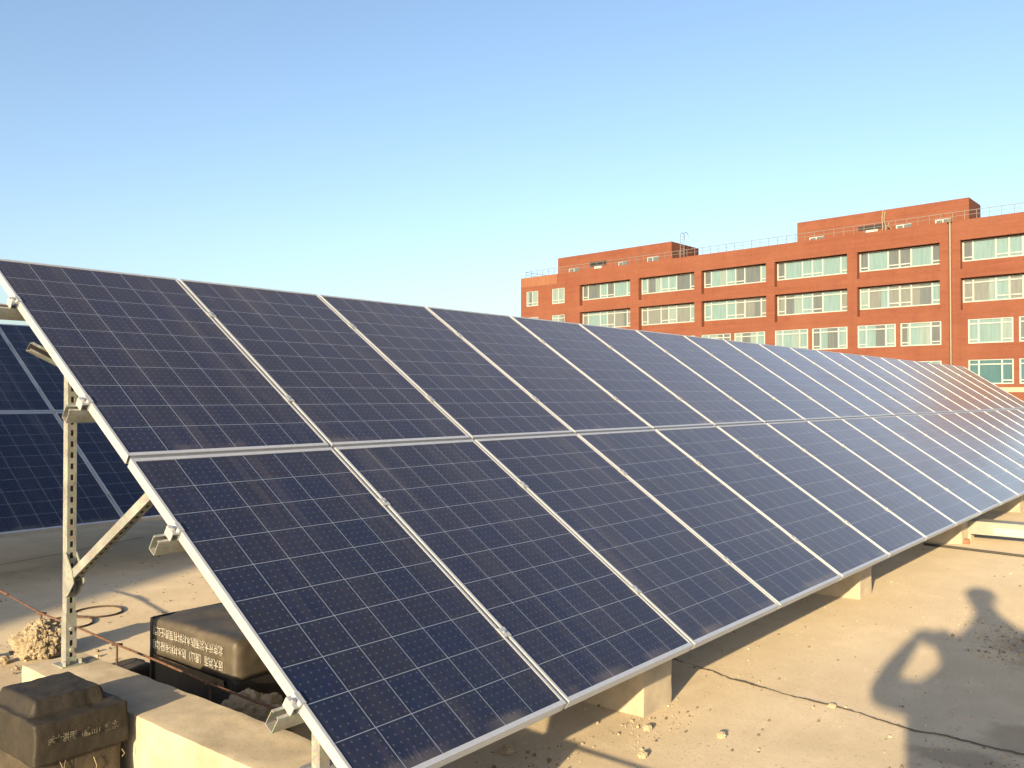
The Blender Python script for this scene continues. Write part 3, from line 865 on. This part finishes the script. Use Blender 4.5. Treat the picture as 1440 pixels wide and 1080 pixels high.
# small dark block and mortar lump that hold the rod pins
o = lumpy((.50, 2.40, DZ - .01), (.70, 2.62, DZ + .13), .018, .035, .012, 8, 51, None, M_tarmud, "pin_block", None, .6)
tag(o, "small dark block holding the second rusty pin beside the beam", "block")
def rock(name, loc, rad, seed, mat, sub=4, amp=.35, squash=.8, fr2=2.2):
    bm = bmesh.new(); bmesh.ops.create_icosphere(bm, subdivisions=sub, radius=1.0)
    for v in bm.verts:
        p = v.co.normalized()
        k = 1 + amp * noise.noise(p * fr2 + Vector((seed, 0, 0))) + amp * .5 * noise.noise(p * fr2 * 2.7 + Vector((0, seed, 0)))
        if sub >= 5:
            d_, _ = noise.voronoi(p * 5 + Vector((seed, 1, 2)))
            e_, _ = noise.voronoi(p * 12 + Vector((seed, 4, 2)))
            k += .05 * (noise.cell(p * 3.1 + Vector((seed, 0, 0))) - .5) + .035 * (noise.cell(p * 7 + Vector((0, seed, 0))) - .5) + .12 * (d_[1] - d_[0]) + .035 * (0.5 - e_[0]) + .02 * noise.noise(p * 26)
        v.co = Vector((p.x * rad[0], p.y * rad[1], p.z * rad[2])) * k
        if v.co.z < -rad[2] * .55: v.co.z = -rad[2] * .55
    me = bpy.data.meshes.new(name); bm.to_mesh(me); bm.free(); me.materials.append(mat)
    o = place(name, me, None, False)
    o.location = loc
    return o
o = rock("mortar_lump", (.56, 3.45, DZ + .085), (.145, .135, .120), 3.3, M_rubble, 6, .22, fr2=1.6)
tag(o, "pale crumbly mortar lump around the first rusty pin", "mortar lump")
o = rock("mortar_lump", (.62, 1.46, DZ + .07), (.16, .13, .13), 8.8, M_beam, 5, .3, fr2=1.7)
tag(o, "grey rough mortar lump in shade behind the pale beam, below the rod", "mortar lump")

# rusty lightning rod on pins
rod = empty("lightning_rod", (.5, 2.5, DZ))
tag(rod, "thin rusty steel rod carried low on pins along the pale concrete beam", "rod")
line = [(.74, 5.6, .22), (.67, 4.6, .262), (.63, 4.21, .27), (.575, 3.49, .245), (.555, 3.0, .25), (.53, 2.5, .245), (.50, 2.0, .252), (.472, 1.55, .25), (.468, 1.11, .247), (.45, .5, .25), (.435, -.1, .25), (.43, -.62, .248)]
m = MB(); m.tube([(x - .5, y - 2.5, z) for x, y, z in line], .0058, 8); m.build("rod", M_rust, rod, True)
m = MB(); m.tube([(.628 - .5, 4.28 - 2.5, .274), (.61 - .5, 4.05 - 2.5, .270)], .0085, 8); m.build("rod_splice", M_rust, rod, True)
for (x, y, z) in (line[3], line[5], line[7], (.445, .3, .25)):
    m = MB(); m.tube([(x - .5 + .003, y - 2.5, .0), (x - .5 + .003, y - 2.5, z - .004)], .0058, 8)
    m.tube([(x - .5 - .02, y - 2.5 + .012, z + .002), (x - .5 + .026, y - 2.5 - .014, z - .004)], .0075, 6)
    m.build("pin", M_rustd, rod, True)

# two wire hoops lying on the deck
for k, (x, y, r_, lb) in enumerate(((.985, 4.10, .175, "rusty wire hoop lying on the roof, half hidden behind the slotted post"), (1.27, 4.24, .165, "rusty wire hoop lying on the roof just right of the slotted post"))):
    m = MB(); m.tube([(r_ * math.cos(q * math.pi / 24) * (1 + .02 * math.sin(q * math.pi / 8)), r_ * math.sin(q * math.pi / 24), .009 + .003 * math.sin(q * math.pi / 12)) for q in range(48)], .006, 6, 0, True)
    o = m.build("wire_hoop", M_rustd, None, True); o.location = (x, y, DZ)
    tag(o, lb, "wire hoop", "wire hoops on the roof")

# ------------------------------------------------------------------ cable tray, brick, conduit on the right
tr = empty("cable_tray", (8.55, 0, DZ))
tag(tr, "pale galvanised cable tray running out from under the front array at right", "cable tray")
m = MB()
m.box((0, -2.6, .075), (.22, .37, .205)); m.box((-.006, -2.6, .205), (.226, .365, .212))
m.build("trunking", M_tray, tr)
m = MB(); m.box((-.004, -.36, .085), (-.0005, -.02, .155)); m.build("joint_plate", M_tray2, tr)
m = MB(); m.box((.03, .20, 0), (.19, .28, .074)); m.build("tray_support", M_beam, tr)
m = MB(); m.box((.03, -1.2, 0), (.19, -1.1, .074)); m.build("tray_support", M_beam, tr)
m = MB(); m.box((0, 0, 0), (.053, .115, .05)); o = m.build("brick", M_redbrick); o.location = (8.30, .155, DZ); o.rotation_euler = (0, 0, R(6))
bv = o.modifiers.new("worn", 'BEVEL'); bv.width = .006; bv.segments = 2
tag(o, "red clay brick lying in front of the cable tray", "brick")
m = MB(); m.tube([(7.95, .50, DZ + .012), (7.92, .3, DZ + .014), (7.86, -.1, DZ + .012), (7.80, -.42, DZ + .013), (7.72, -1.2, DZ + .012), (7.7, -2.4, DZ + .012)], .013, 8)
tag(m.build("conduit", M_conduit, None, True), "dark conduit lying on the roof in front of the cable tray", "conduit")

# ------------------------------------------------------------------ loose stones and grit
gr = MB(); rg = random.Random(11)
def grain(m, x, y, s):
    mi = 0 if rg.random() < .55 else 1
    b = [Vector((rg.uniform(-1, 1), rg.uniform(-1, 1), rg.uniform(.2, 1.2))) for _ in range(1)]
    n = 5; i = len(m.v); ph = rg.uniform(0, 6)
    for k in range(n):
        q = ph + 2 * math.pi * k / n; rr_ = s * rg.uniform(.6, 1.1)
        m.v.append((x + rr_ * math.cos(q), y + rr_ * math.sin(q), DZ - .001))
    for k in range(n):
        q = ph + .4 + 2 * math.pi * k / n; rr_ = s * rg.uniform(.35, .75)
        m.v.append((x + rr_ * math.cos(q), y + rr_ * math.sin(q), DZ + s * rg.uniform(.55, .95)))
    for k in range(n):
        k2 = (k + 1) % n
        m.f.append((i + k, i + k2, i + n + k2, i + n + k)); m.m.append(mi)
    m.f.append(tuple(i + n + k for k in range(n))); m.m.append(mi)
def scatter(n, x0, x1, y0, y1, smin, smax):
    for _ in range(n):
        x, y = rg.uniform(x0, x1), rg.uniform(y0, y1)
        if -.06 < x < .27 and y < 2.3: continue
        if -.42 < x < -.04 and 1.2 < y < 1.7: continue
        c = noise.noise(Vector((x * 1.7, y * 1.7, 5)))
        if rg.random() > .45 + .9 * c: continue
        s = smin * (smax / smin) ** (rg.random() ** 2.6)
        grain(gr, x, y, s)
scatter(2600, .9, 5.6, -1.7, .9, .0022, .012)
scatter(500, 5.4, 12, -1.2, .6, .004, .016)
scatter(1500, -.2, 2.8, 2.3, 6.4, .0025, .013)
scatter(520, 3.9, 5.0, -1.35, -.55, .004, .016)
scatter(420, .3, .9, 3.0, 3.95, .004, .02)
scatter(500, 4.0, 4.8, -1.3, -.7, .004, .014)
scatter(260, 2.2, 2.5, -1.4, -.9, .003, .010)
scatter(240, 1.55, 2.3, .0, .28, .003, .011)
scatter(200, 1.0, 1.5, .15, .4, .003, .014)
tag(gr.build("gravel", [M_stone, M_dirt]), "pale grit and small stones scattered over the roof", "gravel", None, 'stuff')
stones = [((1.20, .45), .026, "largest pale stone under the lower frame of the nearest panel"), ((1.52, -.02), .019, "pale stone on the sunlit roof right of the rod's thin shadow"),
          ((1.93, -.18), .020, "round pale stone casting a small shadow on open roof"), ((2.62, -.43), .017, "stone sitting beside the long roof crack"),
          ((1.80, .12), .020, "stone in front of the second beam end"), ((.30, 3.62), .045, "chunk of mortar left of the mortar lump"), ((.36, 3.48), .036, "small chunk of mortar beside the mortar lump")]
for (x, y), s, lb in stones:
    o = rock("stone", (x, y, DZ + s * .4), (s * 1.25, s, s * .8), x * 7, M_stone, 3, .35)
    tag(o, lb, "stone", "loose stones on the roof")

# ------------------------------------------------------------------ roof details of the brick building
room(2.37, 16.29, 15.38, 6.4, [(6.6, 8.7, 13.2, 14.05, 14.5)], [(3.9, 5.3, 13.3, 14.15), (10.2, 11.3, 13.3, 14.15), (13.6, 14.9, 13.4, 14.2)])
room(28.54, 41.59, 15.35, 4.3, [(33.6, 35.7, 13.2, 13.98, 14.32)], [(29.6, 30.8, 13.35, 14.0), (36.5, 37.6, 13.4, 14.05), (39.3, 40.4, 13.45, 14.05)])
ladder(bu(16.95), PB + .9, bz(PAR) - .9, bz(15.9), .42)
ladder(bu(28.9), PB + 2.4, bz(PAR) - .9, bz(15.45), .40)
hz_ = MB()
for k, (a_, b_, c_) in enumerate(((35.55, 15.35, 13.3), (35.7, 15.2, 13.25), (36.0, 14.3, 13.5))):
    x = bu(a_); hz_.tube([(x, PB - .10, bz(b_)), (x - .06, PB - .25, bz((b_ * 2 + c_) / 3)), (x + .12 * (k + 1), PB - .5, bz((b_ + c_ * 2) / 3)), (x + .05, PB - .6, bz(c_)), (x - .3, PB - .6, bz(c_) + .1)], .06, 6)
hz_.build("hanging_hose", M_hose, bld)

# ------------------------------------------------------------------ stair house left of the view, its shade lies on the rear array
sh = empty("stair_house", (-22.5, -1.40, DZ), (0, 0, R(90 - 66.5)))
tag(sh, "plain rendered stair house standing on the roof left of the arrays", "stair house")
m = MB(); m.box((-11, 0, 0), (14, 9, 6.0)); m.box((-11.2, -.0, 6.0), (14.2, 9.2, 6.0 + .0015)); m.build("wall", M_render, sh)
m = MB(); m.box((9, -.05, 0), (10, -.002, 2.05)); m.build("door", M_rail, sh)

# ------------------------------------------------------------------ the photographer, who only shows as a shadow on the roof
HD = Vector((math.sin(a), math.cos(a), 0)); LAT = Vector((math.cos(a), -math.sin(a), 0)); TE = math.tan(e)
def sp(lat, zp, b):                        # lateral place, height as seen along the light, distance behind the camera
    q = CAM + LAT * lat - HD * b
    return Vector((q.x, q.y, DZ + zp + b * TE))
def blend_body(name, joints, edges, mats, parent, assign, voxel=.009):
    """one continuous surface: overlapping ellipsoids along every bone, fused and smoothed"""
    bm = bmesh.new()
    for (a_, b_) in edges:
        (p, rp), (q, rq) = joints[a_], joints[b_]
        rp = rp if isinstance(rp, tuple) else (rp, rp, rp); rq = rq if isinstance(rq, tuple) else (rq, rq, rq)
        n = max(2, int((q - p).length / (min(min(rp), min(rq)) * .45)) + 1)
        for k in range(n + 1):
            t = k / n
            c = p.lerp(q, t) - parent.location
            r_ = [rp[m_] * (1 - t) + rq[m_] * t for m_ in range(3)]
            M = Matrix(((LAT.x * r_[0], HD.x * r_[1], 0, c.x), (LAT.y * r_[0], HD.y * r_[1], 0, c.y), (0, 0, r_[2], c.z), (0, 0, 0, 1)))
            bmesh.ops.create_icosphere(bm, subdivisions=2, radius=1.0, matrix=M)
    me = bpy.data.meshes.new(name); bm.to_mesh(me); bm.free()
    o = place(name, me, parent)
    md = o.modifiers.new("fuse", 'REMESH'); md.mode = 'VOXEL'; md.voxel_size = voxel
    sm = o.modifiers.new("soften", 'SMOOTH'); sm.factor = .5; sm.iterations = 3
    bpy.context.view_layer.update()
    me2 = bpy.data.meshes.new_from_object(o.evaluated_get(bpy.context.evaluated_depsgraph_get()))
    o.modifiers.clear(); o.data = me2
    me2.materials.clear()
    for mt in mats: me2.materials.append(mt)
    for p in me2.polygons:
        p.use_smooth = True
        p.material_index = assign(p.center + parent.location)
    return o
foot = sp(.30, 0, .40); foot.z = DZ
person = empty("person", foot)
tag(person, "person in a dark jacket holding up a phone, seen as a shadow on the roof", "person")
J = [(sp(.27, .95, .42), (.37, .16, .12)), (sp(.27, 1.09, .41), (.385, .16, .08)), (sp(.285, 1.28, .40), (.285, .15, .10)), (sp(.365, 1.50, .40), (.215, .12, .08)), (sp(.40, 1.625, .385), (.145, .085, .05)), (sp(.388, 1.705, .37), (.084, .076, .05)),
     (sp(.376, 1.755, .35), (.076, .085, .05)), (sp(.370, 1.82, .35), (.092, .104, .08)), (sp(.372, 1.865, .355), (.082, .092, .065)),
     (sp(.13, 1.445, .40), .085), (sp(-.02, 1.190, .30), .085), (sp(-.200, 1.210, .17), .070), (sp(-.172, 1.31, .12), .054), (sp(-.080, 1.452, .075), .040),     # left arm
     (sp(.55, 1.53, .40), .095), (sp(.60, 1.25, .36), .080), (sp(.50, 1.17, .25), .068), (sp(.26, 1.37, .15), .066), (sp(.120, 1.452, .075), .050),          # right arm
     (sp(.14, .82, .42), .13), (sp(.18, .45, .42), .075), (sp(.18, .0, .42), .052), (sp(.40, .82, .42), .13), (sp(.44, .45, .43), .075), (sp(.46, .0, .43), .052)]
for k in (21, 24):
    q = J[k][0]; J[k] = (Vector((q.x, q.y, DZ + .07)), J[k][1])
toeL = J[21][0] + Vector((.775, .631, 0)) * .15 + Vector((0, 0, -.03)); toeR = J[24][0] + Vector((.775, .631, 0)) * .15 + Vector((0, 0, -.03))
J += [(toeL, .04), (toeR, .04)]
Ed = [(0, 1), (1, 2), (2, 3), (3, 4), (4, 5), (5, 6), (6, 7), (7, 8), (3, 9), (2, 10), (10, 11), (11, 12), (12, 13), (3, 14), (14, 15), (15, 16), (16, 17), (17, 18), (0, 19), (19, 20), (20, 21), (0, 22), (22, 23), (23, 24), (21, 25), (24, 26)]
def hand(wrist, out, upv, palm, curl, lengths, side):
    """palm plus five finger chains, appended to the body's own joints so that the body stays one mesh"""
    base = len(J); out = out.normalized(); upv = upv.normalized()
    wi = wrist
    J.append((J[wi][0] + out * .035, (.030, .020, .026))); Ed.append((wi, base))
    J.append((J[wi][0] + out * .075, (.036, .019, .030))); Ed.append((base, base + 1))
    for k in range(4):
        off = upv * (.030 - .020 * k)
        p = J[base + 1][0] + off
        prev = base + 1
        for q in range(3):
            p = p + (out * math.cos(curl * (q + .3)) + palm * math.sin(curl * (q + .3))) * lengths[k] / 3
            J.append((p.copy(), .0095 - .0008 * q)); Ed.append((prev, len(J) - 1)); prev = len(J) - 1
    p = J[base][0] + upv * .03; prev = base
    for q in range(2):
        p = p + (out * .6 + upv * .55 + palm * .4).normalized() * .032
        J.append((p.copy(), .0105 - .001 * q)); Ed.append((prev, len(J) - 1)); prev = len(J) - 1
back = -fw
hand(13, rr * .55 + uu * .65 - fw * .12, rr * -.8 + uu * .35, -fw * .2 + rr * .9, .55, (.07, .078, .072, .058), 1)
hand(18, rr * -.25 + uu * .85 - fw * .15, rr * .8 + uu * .35, -fw * .2 - rr * .9, .55, (.07, .078, .072, .058), -1)
wl, wr = J[13][0], J[18][0]
def body_mat(c):
    if min((c - wl).length, (c - wr).length) < .03 or (c - CAM).length < .13: return 1
    z = c.z - DZ
    if (c - J[7][0]).length < .22 and z > J[5][0].z - DZ - .02: return 1
    return 2 if z < J[0][0].z - DZ - .02 else 0
blend_body("body", J, Ed, [M_jacket, M_skin, M_trouser], person, body_mat)
hr = rock("hair", (0, 0, 0), (.100, .108, .078), 2.2, M_hair, 4, .08)
hr.parent = person; hr.location = J[8][0] + Vector((-.012, -.012, .0)) - person.location
ph = empty("phone", CAM + rr * .052 - fw * .016 - uu * .022)
tag(ph, "dark phone held sideways in both hands of the photographer", "phone")
PM = Matrix(((rr.x, uu.x, -fw.x, 0), (rr.y, uu.y, -fw.y, 0), (rr.z, uu.z, -fw.z, 0), (0, 0, 0, 1)))
m = MB(); m.box((-.070, -.034, -.0035), (.070, .034, .0035), PM); o = m.build("shell", M_phone, ph)
bv = o.modifiers.new("edge", 'BEVEL'); bv.width = .003; bv.segments = 2
m = MB(); m.box((-.058, -.031, .0036), (.058, .031, .0042), PM); m.build("screen", M_hole, ph)
